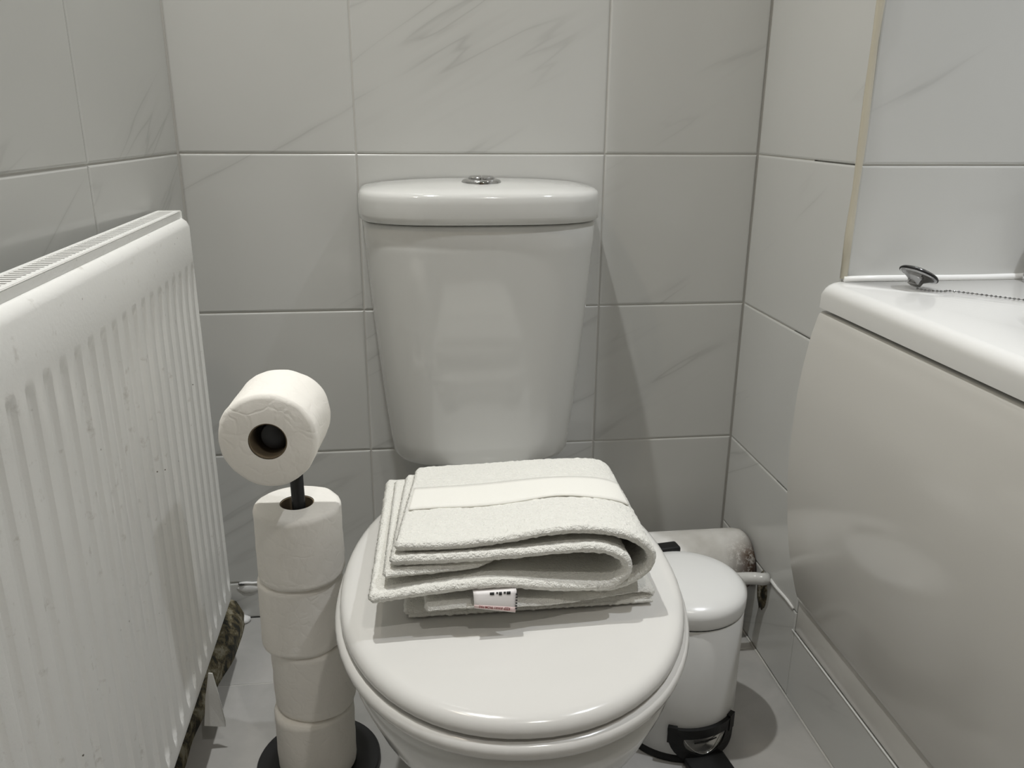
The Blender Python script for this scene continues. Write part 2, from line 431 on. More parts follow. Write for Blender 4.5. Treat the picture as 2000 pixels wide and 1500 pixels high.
# pan: rim, bowl, foot
def pan_ring(z, wa, fb, bb, ysh, cut): return egg(0, z, wa, fb, bb, cut, ysh, ex=2.15)
pan = [(0.000, 0.105, 0.125, 0.44, 0.06, -0.46), (0.012, 0.108, 0.128, 0.44, 0.06, -0.46), (0.05, 0.100, 0.118, 0.43, 0.06, -0.46), (0.13, 0.098, 0.125, 0.43, 0.05, -0.46),
       (0.20, 0.115, 0.165, 0.43, 0.03, -0.46), (0.26, 0.140, 0.205, 0.43, 0.012, -0.46), (0.31, 0.163, 0.233, 0.43, 0.0, -0.46),
       (0.335, 0.174, 0.242, 0.43, 0.0, -0.46), (0.345, 0.178, 0.245, 0.43, 0.0, -0.46), (0.362, 0.180, 0.247, 0.43, 0, -0.46), (0.3705, 0.177, 0.244, 0.43, 0, -0.46), (0.3730, 0.168, 0.235, 0.42, 0, -0.455)]
V, F = loft([pan_ring(*q) for q in pan])
V = [(x, y, min(z, 0.348) if y > 0.245 else z) for x, y, z in V]; mesh('pan', V, F, M['porcelain'], toilet)
for s in (-1, 1):
    V, F = tube([(s * 0.075 - 0.022, 0.222, 0.390), (s * 0.075 + 0.022, 0.222, 0.390)], 0.012, 16)
    mesh('hinge', V, F, M['chrome'], toilet)

# cistern, kept square to the wall
inv = toilet.matrix_basis.inverted() if False else (Matrix.Translation(Vector((0.181, -0.56, 0))) @ Matrix.Rotation(math.radians(-3.0), 4, 'Z')).inverted()
CX = 0.190
def dee(z, hw, d, n=64, ex=3.1, back=-0.004):
    R = []
    for j in range(n + 1):
        t = PI * j / n; c, s = math.cos(t), math.sin(t)
        y = -0.045 - (d - 0.045) * abs(s) ** (2 / 3.0)
        x = hw * math.copysign(abs(c) ** (2 / ex), c)
        R.append((CX + x, y, z))
    for j in range(1, 8): R.append((CX - hw + 2 * hw * j / 8, back, z))
    R.insert(0, (CX + hw, back, z)); R.append(R.pop()) ; R.insert(n + 2, (CX - hw, back, z))
    return [tuple(inv @ Vector(p)) for p in R]
body = [(0.3495, 0.120, 0.130), (0.3500, 0.136, 0.140), (0.3535, 0.143, 0.146), (0.361, 0.1478, 0.150), (0.385, 0.151, 0.152), (0.45, 0.1585, 0.157), (0.53, 0.166, 0.163),
        (0.62, 0.1735, 0.168), (0.70, 0.179, 0.172), (0.737, 0.181, 0.1735), (0.7395, 0.178, 0.171)]
V, F = loft([dee(*q) for q in body]); mesh('cistern', V, F, M['porcelain'], toilet, sharp=70)
lidp = [(0.7415, 0.176, 0.169), (0.7415, 0.183, 0.176), (0.7440, 0.1862, 0.179), (0.752, 0.187, 0.180), (0.771, 0.187, 0.180), (0.779, 0.1862, 0.179), (0.784, 0.1835, 0.1765), (0.787, 0.178, 0.171),
        (0.7915, 0.15, 0.145), (0.7950, 0.10, 0.115), (0.7965, 0.05, 0.085)]
V, F = loft([dee(*q) for q in lidp]); mesh('cistern_lid', V, F, M['porcelain'], toilet, sharp=75)
bc = inv @ Vector((CX + 0.001, -0.088, 0))
V, F = lathe([(0.030, 0.7945), (0.030, 0.7975), (0.0285, 0.7995), (0.022, 0.802), (0.021, 0.8015)], 40, bc.x, bc.y)
fb_ = mesh('flush_button', V, F, M['chrome'], toilet, sharp=50)
for s in (-1, 1):
    rr = []
    for r_, z in ((0.0195, 0.8005), (0.0195, 0.8035), (0.017, 0.8055), (0.008, 0.8065)):
        rr.append([(bc.x + s * (0.0006 + (r_ * math.sin(PI * j / 14) if 0 < j < 14 else 0.0)), bc.y + r_ * math.cos(PI * j / 14), z) for j in range(15)])
    V, F = loft(rr); mesh('push_plate', V, F, M['chrome'], fb_, sharp=40)

# ------------------------------------------------------------------ towels on the lid
def sheet(name, front, back, th, yf, yb, mat, parent, nd=44, ns=150, bump=0.0009, seed=0, yfn=None):
    """a folded sheet: front and back are matching paths (x, z); extruded in y with thickness th"""
    Pf, Pb = spline(front, ns), spline(back, ns); rings = []
    for k in range(nd):
        v = k / (nd - 1); ease = v
        P = [((1 - ease) * a[0] + ease * b[0], (1 - ease) * a[1] + ease * b[1]) for a, b in zip(Pf, Pb)]
        N = []
        for i in range(ns):
            a, b = P[max(i - 1, 0)], P[min(i + 1, ns - 1)]
            dx, dz = b[0] - a[0], b[1] - a[1]; L = math.hypot(dx, dz) or 1; N.append((-dz / L, dx / L))
        # rounded front and back hems: thinner at the very edge
        e = min(v, 1 - v) * abs(yb - yf); tk = th / 2 * (math.sqrt(max(0.0, 1 - (1 - min(e / (th * 0.5), 1)) ** 2)) * 0.85 + 0.15)
        ring = []
        def pt(i, s):
            x = P[i][0] + N[i][0] * tk * s; z = P[i][1] + N[i][1] * tk * s
            y = (yf + (yb - yf) * v) if yfn is None else yfn(i / (ns - 1), v)
            f = mnoise.noise_vector((x * 260 + seed, y * 260, z * 260 + s * 9)); g2 = mnoise.noise((x * 22 + seed, y * 22, s))
            return (x + f.x * bump, y + f.y * bump * 0.7, z + f.z * bump + g2 * bump * 1.0)
        for i in range(ns): ring.append(pt(i, 1))
        t0 = (P[-1][0] - P[-2][0], P[-1][1] - P[-2][1]); L = math.hypot(*t0); a = pt(ns - 1, 0)
        ring.append((a[0] + t0[0] / L * tk * 0.8, a[1], a[2] + t0[1] / L * tk * 0.8))
        for i in range(ns - 1, -1, -1): ring.append(pt(i, -1))
        t0 = (P[0][0] - P[1][0], P[0][1] - P[1][1]); L = math.hypot(*t0); a = pt(0, 0)
        ring.append((a[0] + t0[0] / L * tk * 0.8, a[1], a[2] + t0[1] / L * tk * 0.8))
        rings.append(ring)
    V, F = loft(rings, False, False)
    nr = 2 * ns + 2
    for b0 in (0, (nd - 1) * nr):            # close the front and back hems as strips between the two faces
        F.append((b0 + ns - 1, b0 + ns, b0 + ns + 1)); F.append((b0, b0 + 2 * ns + 1, b0 + 2 * ns))
        for i in range(ns - 1): F.append((b0 + i, b0 + i + 1, b0 + 2 * ns - i - 1, b0 + 2 * ns - i))
    return mesh(name, V, F, mat, parent)

up_t = tag(empty('bath_towel', (0, 0, 0)), 'thick folded cream bath towel on top of the pile on the toilet lid', 'towel')
outer_f = [(0.0605, .4990), (.0958, .4985), (.1297, .4986), (.1688, .5022), (.1984, .5065), (.2232, .5090), (.2433, .5085), (.2635, .5055), (.2842, .4996), (.3001, .4905), (.3101, .4777), (.3098, .4663), (.3010, .4555), (.2843, .4455), (.2664, .4400), (.2520, .4402), (.2450, .4405), (.2400, .4406), (.2350, .4406), (.2300, .4406), (.2250, .4406)]
outer_b = [(0.0830, .4680), (.1100, .4690), (.1450, .4695), (.1800, .4700), (.2100, .4705), (.2350, .4705), (.2600, .4700), (.2850, .4690), (.3050, .4665), (.3200, .4615), (.3255, .4540), (.3250, .4480), (.3170, .4425), (.3000, .4380), (.2800, .4360), (.2650, .4358), (.2560, .4358), (.2490, .4358), (.2420, .4358), (.2350, .4358), (.2280, .4358)]
yo = lambda s, v: (-0.663 - 0.006 * min(s, 0.5)) * (1 - v) + (-0.415 + 0.022 * s) * v + (max(0, s - 0.62) * 0.05) * (1 - v)
sheet('outer_layer', outer_f, outer_b, 0.0095, 0, 0.24, M['towel'], up_t, seed=1, yfn=yo, nd=120, ns=190, bump=0.0011)
inner_f = [(.0560, .4872), (.0955, .4868), (.1345, .4868), (.1739, .4885), (.2047, .4908), (.2439, .4915), (.2669, .4872), (.2807, .4785), (.2843, .4680), (.2790, .4590), (.2660, .4520), (.2457, .4515), (.2055, .4555), (.1586, .4620), (.1125, .4615), (.0703, .4580), (.0350, .4550)]
inner_b = [(.0700, .4575), (.1100, .4575), (.1500, .4577), (.1900, .4580), (.2200, .4583), (.2500, .4585), (.2700, .4580), (.2850, .4565), (.2900, .4535), (.2850, .4500), (.2700, .4475), (.2500, .4465), (.2200, .4460), (.1700, .4460), (.1250, .4455), (.0900, .4450), (.0450, .4445)]
yi = lambda s, v: (-0.668 - 0.014 * s) * (1 - v) + (-0.412 + 0.018 * s) * v
sheet('inner_layer', inner_f, inner_b, 0.0105, 0, 0.24, M['towel'], up_t, seed=5, yfn=yi, nd=100, ns=170, bump=0.0011)
mid_f = [(.0490, .4745), (.0900, .4755), (.1300, .4765), (.1600, .4800), (.1900, .4835)]
mid_b = [(.0560, .4510), (.0900, .4512), (.1300, .4514), (.1600, .4516), (.1900, .4518)]
sheet('middle_layer', mid_f, mid_b, 0.0098, 0, 0.24, M['towel'], up_t, seed=7, nd=50, ns=70, yfn=lambda s, v: (-0.673 + 0.010 * s + 0.06 * max(0, s - 0.55)) * (1 - v) - 0.408 * v)
# woven band across the top face
def band_strip():
    Pf, Pb = spline(outer_f, 190), spline(outer_b, 190); V, F = [], []; idx = list(range(1, 86)); nv = 8
    for k in range(nv):
        for i in idx:
            v = 0.36 + 0.285 * k / (nv - 1) + 0.010 * math.sin(i * 0.16) * (1 if k == 0 else 0)
            x = Pf[i][0] * (1 - v) + Pb[i][0] * v; z = Pf[i][1] * (1 - v) + Pb[i][1] * v
            a, b = Pf[max(i - 1, 0)], Pf[i + 1]; dx, dz = b[0] - a[0], b[1] - a[1]; L = math.hypot(dx, dz)
            o = 0.00475 + 0.0012
            V.append((x - dz / L * o, yo(i / 189, v), z + dx / L * o))
    m = len(idx)
    for k in range(nv - 1):
        for j in range(m - 1): F.append((k * m + j, k * m + j + 1, (k + 1) * m + j + 1, (k + 1) * m + j))
    o = mesh('woven_band', V, F, M['band'], up_t)
    sd = o.modifiers.new('thickness', 'SOLIDIFY'); sd.thickness = 0.0016; sd.offset = 0
band_strip()

lo_t = tag(empty('hand_towel', (0, 0, 0.0012)), 'flat folded cream towel with sewn label underneath the bath towel', 'towel')
low_f = [(0.066, .4170), (.12, .4170), (.18, .4170), (.24, .4172), (.288, .4175), (.311, .4182), (.318, .4215), (.311, .4258), (.288, .4280), (.24, .4297), (.20, .4345), (.16, .4395), (.12, .4410), (.0870, .4400)]
low_b = [(0.07, .4170), (.12, .4170), (.18, .4170), (.24, .4170), (.29, .4170), (.317, .4178), (.323, .4210), (.317, .4242), (.29, .4248), (.24, .4248), (.20, .4248), (.16, .4248), (.12, .4248), (.0870, .4248)]
def yl(s, v):
    k = max(0.0, min(1.0, (s - 0.55) / 0.30)); k = k * k * (3 - 2 * k)
    return (-0.652 - 0.031 * k) * (1 - v) + (-0.43) * v
sheet('folded_layer', low_f, low_b, 0.0078, 0, 0.22, M['fray'], lo_t, seed=9, yfn=yl, bump=0.0010, nd=40, ns=120)
# ragged loops along the front edge
rings = []
for i in range(130):
    x = 0.068 + 0.25 * i / 129; a = 0.0018 + 0.0016 * abs(mnoise.noise((x * 400, 1, 2)))
    rings.append([(x, -0.652 - a * 1.2 * math.cos(q) + 0.001 * mnoise.noise((x * 300, 0, 0)), 0.4155 + a * math.sin(q)) for q in [2 * PI * j / 8 for j in range(8)]])
V, F = loft(rings); mesh('frayed_edge', V, F, M['fray'], lo_t)
# sewn care label, printed upside down as it hangs
lab_o = Vector((0.1525, 0, 0))
def lab_pt(u, v, o=0.0):
    """u -.5..5 across, v 0 top .. 1 bottom"""
    y = -0.6840 - 0.0050 * v - 0.0012 * math.sin(v * PI); z = 0.4580 - 0.0135 * v - 0.0075 * (u + 0.5) * v - 0.001
    if v < 0: y, z = -0.6840 - 0.030 * v, 0.4566 + 0.004 * v       # sewn end tucked back between the towels
    return Vector((0.1515 + u * (0.0415 - 0.002 * v) - 0.0005 * v, y, z)) + Vector((0, -0.88, 0.47)) * o
def lab_grid(name, u0, u1, v0, v1, off, mat, parent, nu=8, nv=8, thick=0.0005):
    V = [lab_pt(u0 + (u1 - u0) * i / nu, v0 + (v1 - v0) * j / nv, off) for j in range(nv + 1) for i in range(nu + 1)]
    F = [(j * (nu + 1) + i, j * (nu + 1) + i + 1, (j + 1) * (nu + 1) + i + 1, (j + 1) * (nu + 1) + i) for j in range(nv) for i in range(nu)]
    o = mesh(name, V, F, mat, parent); sd = o.modifiers.new('thickness', 'SOLIDIFY'); sd.thickness = thick; sd.offset = 0; return o
lab = lab_grid('care_label', -0.5, 0.5, -1.0, 1.0, 0.0, M['label'], lo_t, 8, 16); lab['label'] = 'white care label with red warning print'
lab_grid('pink_stripe', -0.5, 0.5, 0.74, 0.98, 0.0005, M['pink'], lab, 8, 2, 0.0002)
def text_on_label(name, txt, u0, u1, v0, v1, mat):
    cu = bpy.data.curves.new('text', 'FONT'); cu.body = txt; cu.size = 1.0; cu.resolution_u = 2; cu.offset = 0.014
    to = bpy.data.objects.new('text', cu); C.objects.link(to)
    bpy.context.view_layer.update()
    me = bpy.data.meshes.new_from_object(to.evaluated_get(bpy.context.evaluated_depsgraph_get()))
    bpy.data.objects.remove(to); bpy.data.curves.remove(cu)
    xs = [v.co.x for v in me.vertices]; ys = [v.co.y for v in me.vertices]
    x0, x1, y0, y1 = min(xs), max(xs), min(ys), max(ys)
    for v in me.vertices:                     # turned through 180 degrees
        a = 1 - (v.co.x - x0) / (x1 - x0); b = (v.co.y - y0) / (y1 - y0)
        v.co = lab_pt(u0 + (u1 - u0) * a, v0 + (v1 - v0) * b, 0.0009)
    link(name, me, mat, lab, smooth=False)
text_on_label('warning_print', 'KEEP AWAY FROM FIRE', -0.39, 0.36, 0.765, 0.935, M['red'])
for k, (u0, u1, v1) in enumerate(((-0.12, -0.02, 0.15), (0.03, 0.07, 0.10), (0.09, 0.16, 0.17), (0.20, 0.25, 0.11), (0.27, 0.36, 0.15))):
    lab_grid('care_mark', u0, u1, 0.02, v1, 0.0006, M['print'], lab, 1, 1, 0.0002)
# black and white dashes at the label's turned edge
for k in range(6):
    lab_grid('edge_dash', 0.485, 0.53, 0.12 + k * 0.13, 0.12 + k * 0.13 + 0.07, 0.0006, M['print'], lab, 1, 1, 0.0002)

# ------------------------------------------------------------------ toilet roll stand and rolls
PX, PY = -0.072, -0.385
stand = tag(empty('toilet_roll_stand', (PX, PY, 0)), 'black metal free standing toilet roll holder with round base', 'roll holder')
V, F = lathe([(0.086, 0.0005), (0.087, 0.003), (0.087, 0.009), (0.0855, 0.0115), (0.080, 0.012)], 56); mesh('base', V, F, M['black'], stand, sharp=40)
AZ = 0.547
pth = [(0, 0, 0.010), (0, 0, 0.3), (0, 0, AZ - 0.028)] + [(0, -0.028 * (1 - math.cos(a)), AZ - 0.028 + 0.028 * math.sin(a)) for a in (0.4, 0.8, 1.2, PI / 2)] + [(-0.002, -0.07, AZ), (-0.006, -0.098, AZ)]
V, F = tube(pth[:3], 0.0085, 16); mesh('pole', V, F, M['black'], stand)
V, F = tube(pth[2:7] + [(-0.001, -0.034, AZ), (-0.0012, -0.0345, AZ), (-0.0045, -0.088, AZ), (-0.0046, -0.090, AZ)], [0.0085] * 6 + [0.0172, 0.0172, 0.0160], 28); mesh('arm', V, F, M['black'], stand, sharp=50)
V, F = lathe([(0.0150, 0.0), (0.0160, 0.001), (0.0160, 0.004), (0.0150, 0.005)], 24)
cap = mesh('end_cap', V, F, M['black'], stand); cap.rotation_euler = (PI / 2, 0, 0); cap.location = (-0.0047, -0.0895, AZ)

def make_roll(seed, R=0.054, H=0.1005, r=0.0215):
    """roll mesh about local z, z from 0 to H; slightly squashed and wrinkled"""
    n = 72; rings = []
    prof = [(r, 0.0), (R - 0.006, 0.0), (R - 0.0015, 0.0015), (R, 0.006)] + [(R, H * k / 12) for k in range(1, 12)] + [(R, H - 0.006), (R - 0.0015, H - 0.0015), (R - 0.006, H), (r, H)]
    for q, (rad, z) in enumerate(prof):
        ring = []
        for j in range(n):
            t = 2 * PI * j / n; rr = rad
            if rad > r + 0.001:
                rr += 0.0022 * mnoise.noise((math.cos(t) * 1.2 + seed, math.sin(t) * 1.2, z * 6)) + 0.0008 * mnoise.noise((math.cos(t) * 5 + seed, math.sin(t) * 5, z * 60))
                rr += 0.0010 * (t / (2 * PI))       # the loose end of the sheet leaves a small step
            zz = z + (0.0008 * mnoise.noise((math.cos(t) * 2, math.sin(t) * 2, seed + z)) if 0 < q < len(prof) - 1 else 0)
            ring.append((rr * math.cos(t + seed), rr * math.sin(t + seed), zz))
        rings.append(ring)
    V, F = loft(rings, False, False)
    pv = mesh('paper', V, F, M['paper'], None, sharp=60)
    V, F = loft([[(a * math.cos(2 * PI * j / 40), a * math.sin(2 * PI * j / 40), z) for j in range(40)] for a, z in ((r, 0.001), (r, H - 0.001), (r - 0.0014, H - 0.001), (r - 0.0014, 0.001), (r, 0.001))], False, False)
    cv = mesh('core', V, F, M['card'], None, sharp=40)
    return pv, cv
labs = ['plain toilet roll at the bottom of the stack, resting on the black base',
        'plain toilet roll second from the bottom of the stack', 'plain toilet roll third from the bottom of the stack',
        'plain toilet roll topmost in the stack, its hole around the black pole']
offs = [(0.000, -0.004), (0.003, 0.003), (-0.006, 0.000), (-0.0015, -0.003)]
z = 0.0125
for i in range(4):
    r_ = tag(empty('toilet_roll', (PX + offs[i][0], PY + offs[i][1], z), 0.6 * i), labs[i], 'toilet roll', 'toilet rolls on the stand')
    a, b = make_roll(1.3 * i + 0.4); a.parent = r_; b.parent = r_
    z += 0.1020
tr = tag(empty('toilet_roll', (-0.0775, -0.3925, 0.5445)), 'toilet roll hung sideways on the black arm above the stack', 'toilet roll', 'toilet rolls on the stand')
tr.rotation_euler = (PI / 2, 0, math.radians(-3.5))
a, b = make_roll(9.1, R=0.0555, H=0.098); a.parent = tr; b.parent = tr

# ------------------------------------------------------------------ pedal bin
BX, BY = 0.464, -0.358
bn = tag(empty('pedal_bin', (BX, BY, 0), math.radians(8)), 'small white round pedal bin with black foot pedal beside the toilet', 'bin')
BR = 0.086
V, F = lathe([(BR - 0.002, 0.012), (BR, 0.014), (BR, 0.10), (BR, 0.2200), (BR - 0.001, 0.2215)], 64); mesh('body', V, F, M['white_metal'], bn, sharp=50)
V, F = lathe([(BR - 0.004, 0.0005), (BR + 0.0008, 0.002), (BR + 0.0012, 0.011), (BR - 0.001, 0.0135)], 64); mesh('base_ring', V, F, M['blackplastic'], bn, sharp=50)
V, F = lathe([(BR - 0.0006, 0.2235), (BR + 0.0006, 0.2243), (BR + 0.0012, 0.2280), (BR + 0.0016, 0.2400), (BR + 0.001, 0.2465), (BR - 0.005, 0.2525), (BR - 0.014, 0.2570), (BR - 0.03, 0.2605), (BR - 0.055, 0.2630), (0.01, 0.2640)], 64)
mesh('lid', V, F, M['white_metal'], bn, sharp=60)
V, F = lathe([(BR - 0.0012, 0.2205), (BR - 0.0012, 0.2245)], 48); mesh('lid_seal', V, F, M['blackplastic'], bn)
bbox_obj('hinge', (-0.03, 0.03, BR - 0.010, BR + 0.012, 0.2040, 0.2600), M['blackplastic'], bn, 0.004)
def on_body(a, z, out): return ((BR + out) * math.sin(a), -(BR + out) * math.cos(a), z)
# pedal frame: a black U wrapped round the foot of the bin, with the steel pedal plate inside
def wrap_poly(name, inner, outer, thick, mat, parent, base=0.0):
    """closed band between two outlines given in (angle, z); wrapped on the body"""
    n = len(inner); rings = []
    for off in (base, base + thick):
        rings.append(([on_body(a, z, off) for a, z in outer], [on_body(a, z, off) for a, z in inner]))
    V = rings[0][0] + rings[0][1] + rings[1][0] + rings[1][1]; F = []
    for j in range(n):
        k = (j + 1) % n
        F += [(2 * n + j, 2 * n + k, 3 * n + k, 3 * n + j), (j, k, 2 * n + k, 2 * n + j), (n + j, 3 * n + j, 3 * n + k, n + k), (j, n + j, n + k, k)]
    return mesh(name, V, F, mat, parent, smooth=False)
def dshape(w, ztop, zbot, n=40, sag=0.0):
    P = []
    for j in range(n // 2 + 1):
        t = PI * j / (n // 2); P.append((w * math.cos(t), ztop - (ztop - zbot) * math.sin(t) ** 0.8))
    for j in range(1, n // 2): P.append((-w + 2 * w * j / (n // 2), ztop + sag * (1 - (2 * j / (n // 2) - 1) ** 2)))
    return P
A0 = 0.05
sh = lambda P: [(a + A0, z) for a, z in P]
wrap_poly('pedal_frame', sh(dshape(0.38, 0.047, 0.018)), sh(dshape(0.64, 0.062, 0.004)), 0.006, M['blackplastic'], bn)
for sgn in (-1, 1):
    ww = [(A0 + sgn * 0.56 + 0.075 * c, 0.052 + 0.013 * s) for c, s in ((-1, -1), (1, -1), (1, 1), (-1, 1))]
    mid = [(A0 + sgn * 0.56, 0.052)] * 4
    wrap_poly('frame_tab', mid, ww, 0.0065, M['blackplastic'], bn)
P = sh(dshape(0.38, 0.046, 0.019))
V = [on_body(a, z, 0.0035) for a, z in P]; V.append(on_body(A0, 0.035, 0.0035)); F = [(j, (j + 1) % len(P), len(P)) for j in range(len(P))]
V += [on_body(a, z, 0.0005) for a, z in P]; nP = len(P)
F += [(j, (j + 1) % nP, nP + 1 + (j + 1) % nP, nP + 1 + j) for j in range(nP)]
ins = mesh('pedal_recess', V, F, M['steel'], bn, smooth=False); ins['label'] = 'steel insert'
V, F = tube([on_body(A0 + t, 0.0385 + 0.0004 * k, 0.004) for k, t in enumerate((-0.2, -0.1, 0, 0.1, 0.2))], 0.0009, 6); mesh('slot', V, F, M['blackplastic'], ins)
V, F = tube([on_body(a, z - 0.0008, 0.0045) for a, z in sh([( -0.37 + 0.74 * j / 20, 0.0465 - 0.0275 * math.sin(PI * j / 20) ** 0.8) for j in range(21)])], 0.0007, 6); mesh('rim_glint', V, F, M['chrome'], ins)
V, F = box(-0.031, 0.031, -BR - 0.052, -BR + 0.004, 0.004, 0.014)
pd = bbox_obj('pedal', (-0.031 + 0.004, 0.031 + 0.004, -BR - 0.052, -BR - 0.001, 0.004, 0.015), M['blackplastic'], bn, 0.003)

# ------------------------------------------------------------------ radiator
RX, RY, RZ0, RZ1, RANG, RLEN, RDEP = -0.2290, -0.1390, 0.128, 0.752, -0.0176, 1.0, 0.044
rad = tag(empty('radiator', (RX, RY, 0), 0), 'white fluted steel panel radiator with slotted top grille on the left wall', 'radiator')
ct, st = math.cos(RANG), math.sin(RANG)
# local frame: l along the radiator (towards the camera), o outward (+x), z up
def rp(l, o, z): return (-l * st + o * ct, -l * ct - o * st, z)
PER = 0.0347
ls = []
nper = int(RLEN / PER)
fr = [0.0, 0.22, 0.26, 0.30, 0.34, 0.38, 0.44, 0.56, 0.62, 0.66, 0.70, 0.74, 0.78]
zsv = [RZ0, RZ0 + 0.004, RZ0 + 0.010] + [RZ0 + 0.018 + 0.003 * k for k in range(14)] + [RZ1 - 0.100 + 0.004 * k for k in range(11)] + [ RZ1 - 0.012, RZ1 - 0.005, RZ1 - 0.0015, RZ1]
def depth(f, z):
    d = abs(f - 0.5); wd = 0.26
    lo = max(0.0, min(1.0, (z - (RZ0 + 0.021 + 0.024 * d / wd)) / 0.007))
    hi = max(0.0, min(1.0, ((RZ1 - 0.064) - z) / 0.012))
    q = max(0.0, min(1.0, (wd - d) / 0.11))
    return 0.0044 * min(lo, hi) * q * q * (3 - 2 * q)
cols = [l for p_ in range(nper) for l in [p_ + q for q in fr]] + [nper]
V, F = [], []
for cidx in cols:
    l = cidx * PER; f = cidx % 1.0
    for z in zsv:
        e = 0.0
        if z > RZ1 - 0.012: e = -0.010 * ((z - (RZ1 - 0.012)) / 0.012) ** 2.2
        if z < RZ0 + 0.010: e = -0.007 * ((RZ0 + 0.010 - z) / 0.010) ** 2
        if l < 0.006: e -= 0.004 * (1 - l / 0.006)
        V.append(rp(l, -depth(f, z) + e, z))
m = len(zsv)
for i in range(len(cols) - 1):
    for j in range(m - 1): F.append((i * m + j, (i + 1) * m + j, (i + 1) * m + j + 1, i * m + j + 1))
fp = mesh('front_panel', V, F, M['radiator'], rad, sharp=35)
sd = fp.modifiers.new('thickness', 'SOLIDIFY'); sd.thickness = 0.0014; sd.offset = -1
def rbox(name, l0, l1, o0, o1, z0, z1, mat, parent, bev=0.0012):
    V, F = box(l0, l1, o0, o1, z0, z1); V = [rp(l, o, z) for l, o, z in V]
    o = mesh(name, V, F, mat, parent, smooth=False)
    if bev:
        bm = bmesh.new(); bm.from_mesh(o.data); bmesh.ops.bevel(bm, geom=list(bm.edges), offset=bev, segments=2, affect='EDGES')
        bm.to_mesh(o.data); bm.free()
        for p_ in o.data.polygons: p_.use_smooth = True
        o.data.set_sharp_from_angle(angle=math.radians(40))
    return o
rbox('back_panel', 0.004, RLEN, -RDEP + 0.002, -RDEP + 0.006, RZ0 + 0.01, RZ1 - 0.02, M['radiator'], rad)
rbox('side_panel', 0.0, 0.0025, -RDEP, -0.010, RZ0 + 0.012, RZ1 + 0.010, M['radiator'], rad)
# top grille: rails, an upright front lip and the cross bars between the slots
gr = rbox('top_grille', 0.003, RLEN, -0.0145, -0.0120, RZ1 - 0.016, RZ1 + 0.0085, M['radiator'], rad, 0.0008)
rbox('grille_rail', 0.003, RLEN, -0.0195, -0.0120, RZ1 + 0.0075, RZ1 + 0.0095, M['radiator'], gr, 0.0007)
rbox('grille_rail', 0.003, RLEN, -RDEP, -RDEP + 0.006, RZ1 + 0.0075, RZ1 + 0.0095, M['radiator'], gr, 0.0007)
rbox('grille_rail', 0.003, RLEN, -RDEP, -RDEP + 0.002, RZ1 - 0.016, RZ1 + 0.0085, M['radiator'], gr, 0.0007)
V, F = [], []
k = 0.006
while k < RLEN - 0.01:
    bv, bf = box(k, k + 0.0052, -RDEP + 0.005, -0.0185, RZ1 + 0.0068, RZ1 + 0.0092); b0 = len(V)
    V += [rp(*p_) for p_ in bv]; F += [tuple(q + b0 for q in f_) for f_ in bf]; k += 0.0095
gb = mesh('grille_bars', V, F, M['radiator'], gr, smooth=False); gb['kind'] = 'stuff'
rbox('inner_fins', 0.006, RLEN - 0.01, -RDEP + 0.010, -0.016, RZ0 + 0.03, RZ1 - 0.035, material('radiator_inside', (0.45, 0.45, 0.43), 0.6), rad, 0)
# flake of peeling paint hanging from the bottom edge
fl = [(0.196, 0.0005, 0.131), (0.196, 0.0060, 0.130), (0.198, 0.0105, 0.104), (0.200, 0.0170, 0.050), (0.199, 0.0160, 0.0385), (0.199, -0.0135, 0.0435), (0.197, -0.0075, 0.090)]
V = [rp(*q) for q in fl] + [rp(q[0] - 0.0015, q[1], q[2]) for q in fl]
nF = len(fl); F = [tuple(range(nF)), tuple(range(nF, 2 * nF))] + [(j, (j + 1) % nF, nF + (j + 1) % nF, nF + j) for j in range(nF)]
pf = mesh('paint_flake', V, F, M['radiator'], rad, smooth=False); pf['label'] = 'peeling flake of white paint'

# ------------------------------------------------------------------ bath
bath = tag(empty('bathtub', (XR, YE, 0)), 'white acrylic bath with bowed side panel beyond the tiled corner', 'bathtub')
def rrect(x0, x1, y0, y1, r, z, n=10):
    R = []
    for (cx, cyy, a0) in ((x1 - r, y1 - r, 0), (x0 + r, y1 - r, PI / 2), (x0 + r, y0 + r, PI), (x1 - r, y0 + r, 1.5 * PI)):
        for j in range(n + 1):
            a = a0 + PI / 2 * j / n; R.append((cx + r * math.cos(a) - XR, cyy + r * math.sin(a) - YE, z))
    return R
BX0, BX1, BY0, BY1 = 0.634, XB - 0.002, YF + 0.002, YE - 0.0015
rim = [rrect(BX0 + 0.018, BX1, BY0, BY1, 0.004, 0.646), rrect(BX0, BX1, BY0, BY1, 0.006, 0.646), rrect(BX0, BX1, BY0, BY1, 0.008, 0.664)]
for k in range(1, 6):
    a = PI / 2 * k / 5; i_ = 0.016 * (1 - math.cos(a)); rim.append(rrect(BX0 + i_, BX1, BY0, BY1, 0.010 + 0.010 * k / 5, 0.664 + 0.016 * math.sin(a)))
I = (0.745, 1.29, -1.95, -0.50)
for r_, ins_, z in ((0.12, -0.012, 0.6795), (0.12, -0.005, 0.6785), (0.12, 0.0, 0.675), (0.12, 0.006, 0.662), (0.12, 0.015, 0.60), (0.11, 0.035, 0.45), (0.10, 0.06, 0.33), (0.07, 0.10, 0.285), (0.04, 0.16, 0.275)):
    rim.append(rrect(I[0] + ins_, I[1] - ins_, I[2] + ins_, I[3] - ins_, r_, z))
V, F = loft(rim, False, True); mesh('tub', V, F, M['acrylic'], bath, sharp=60)
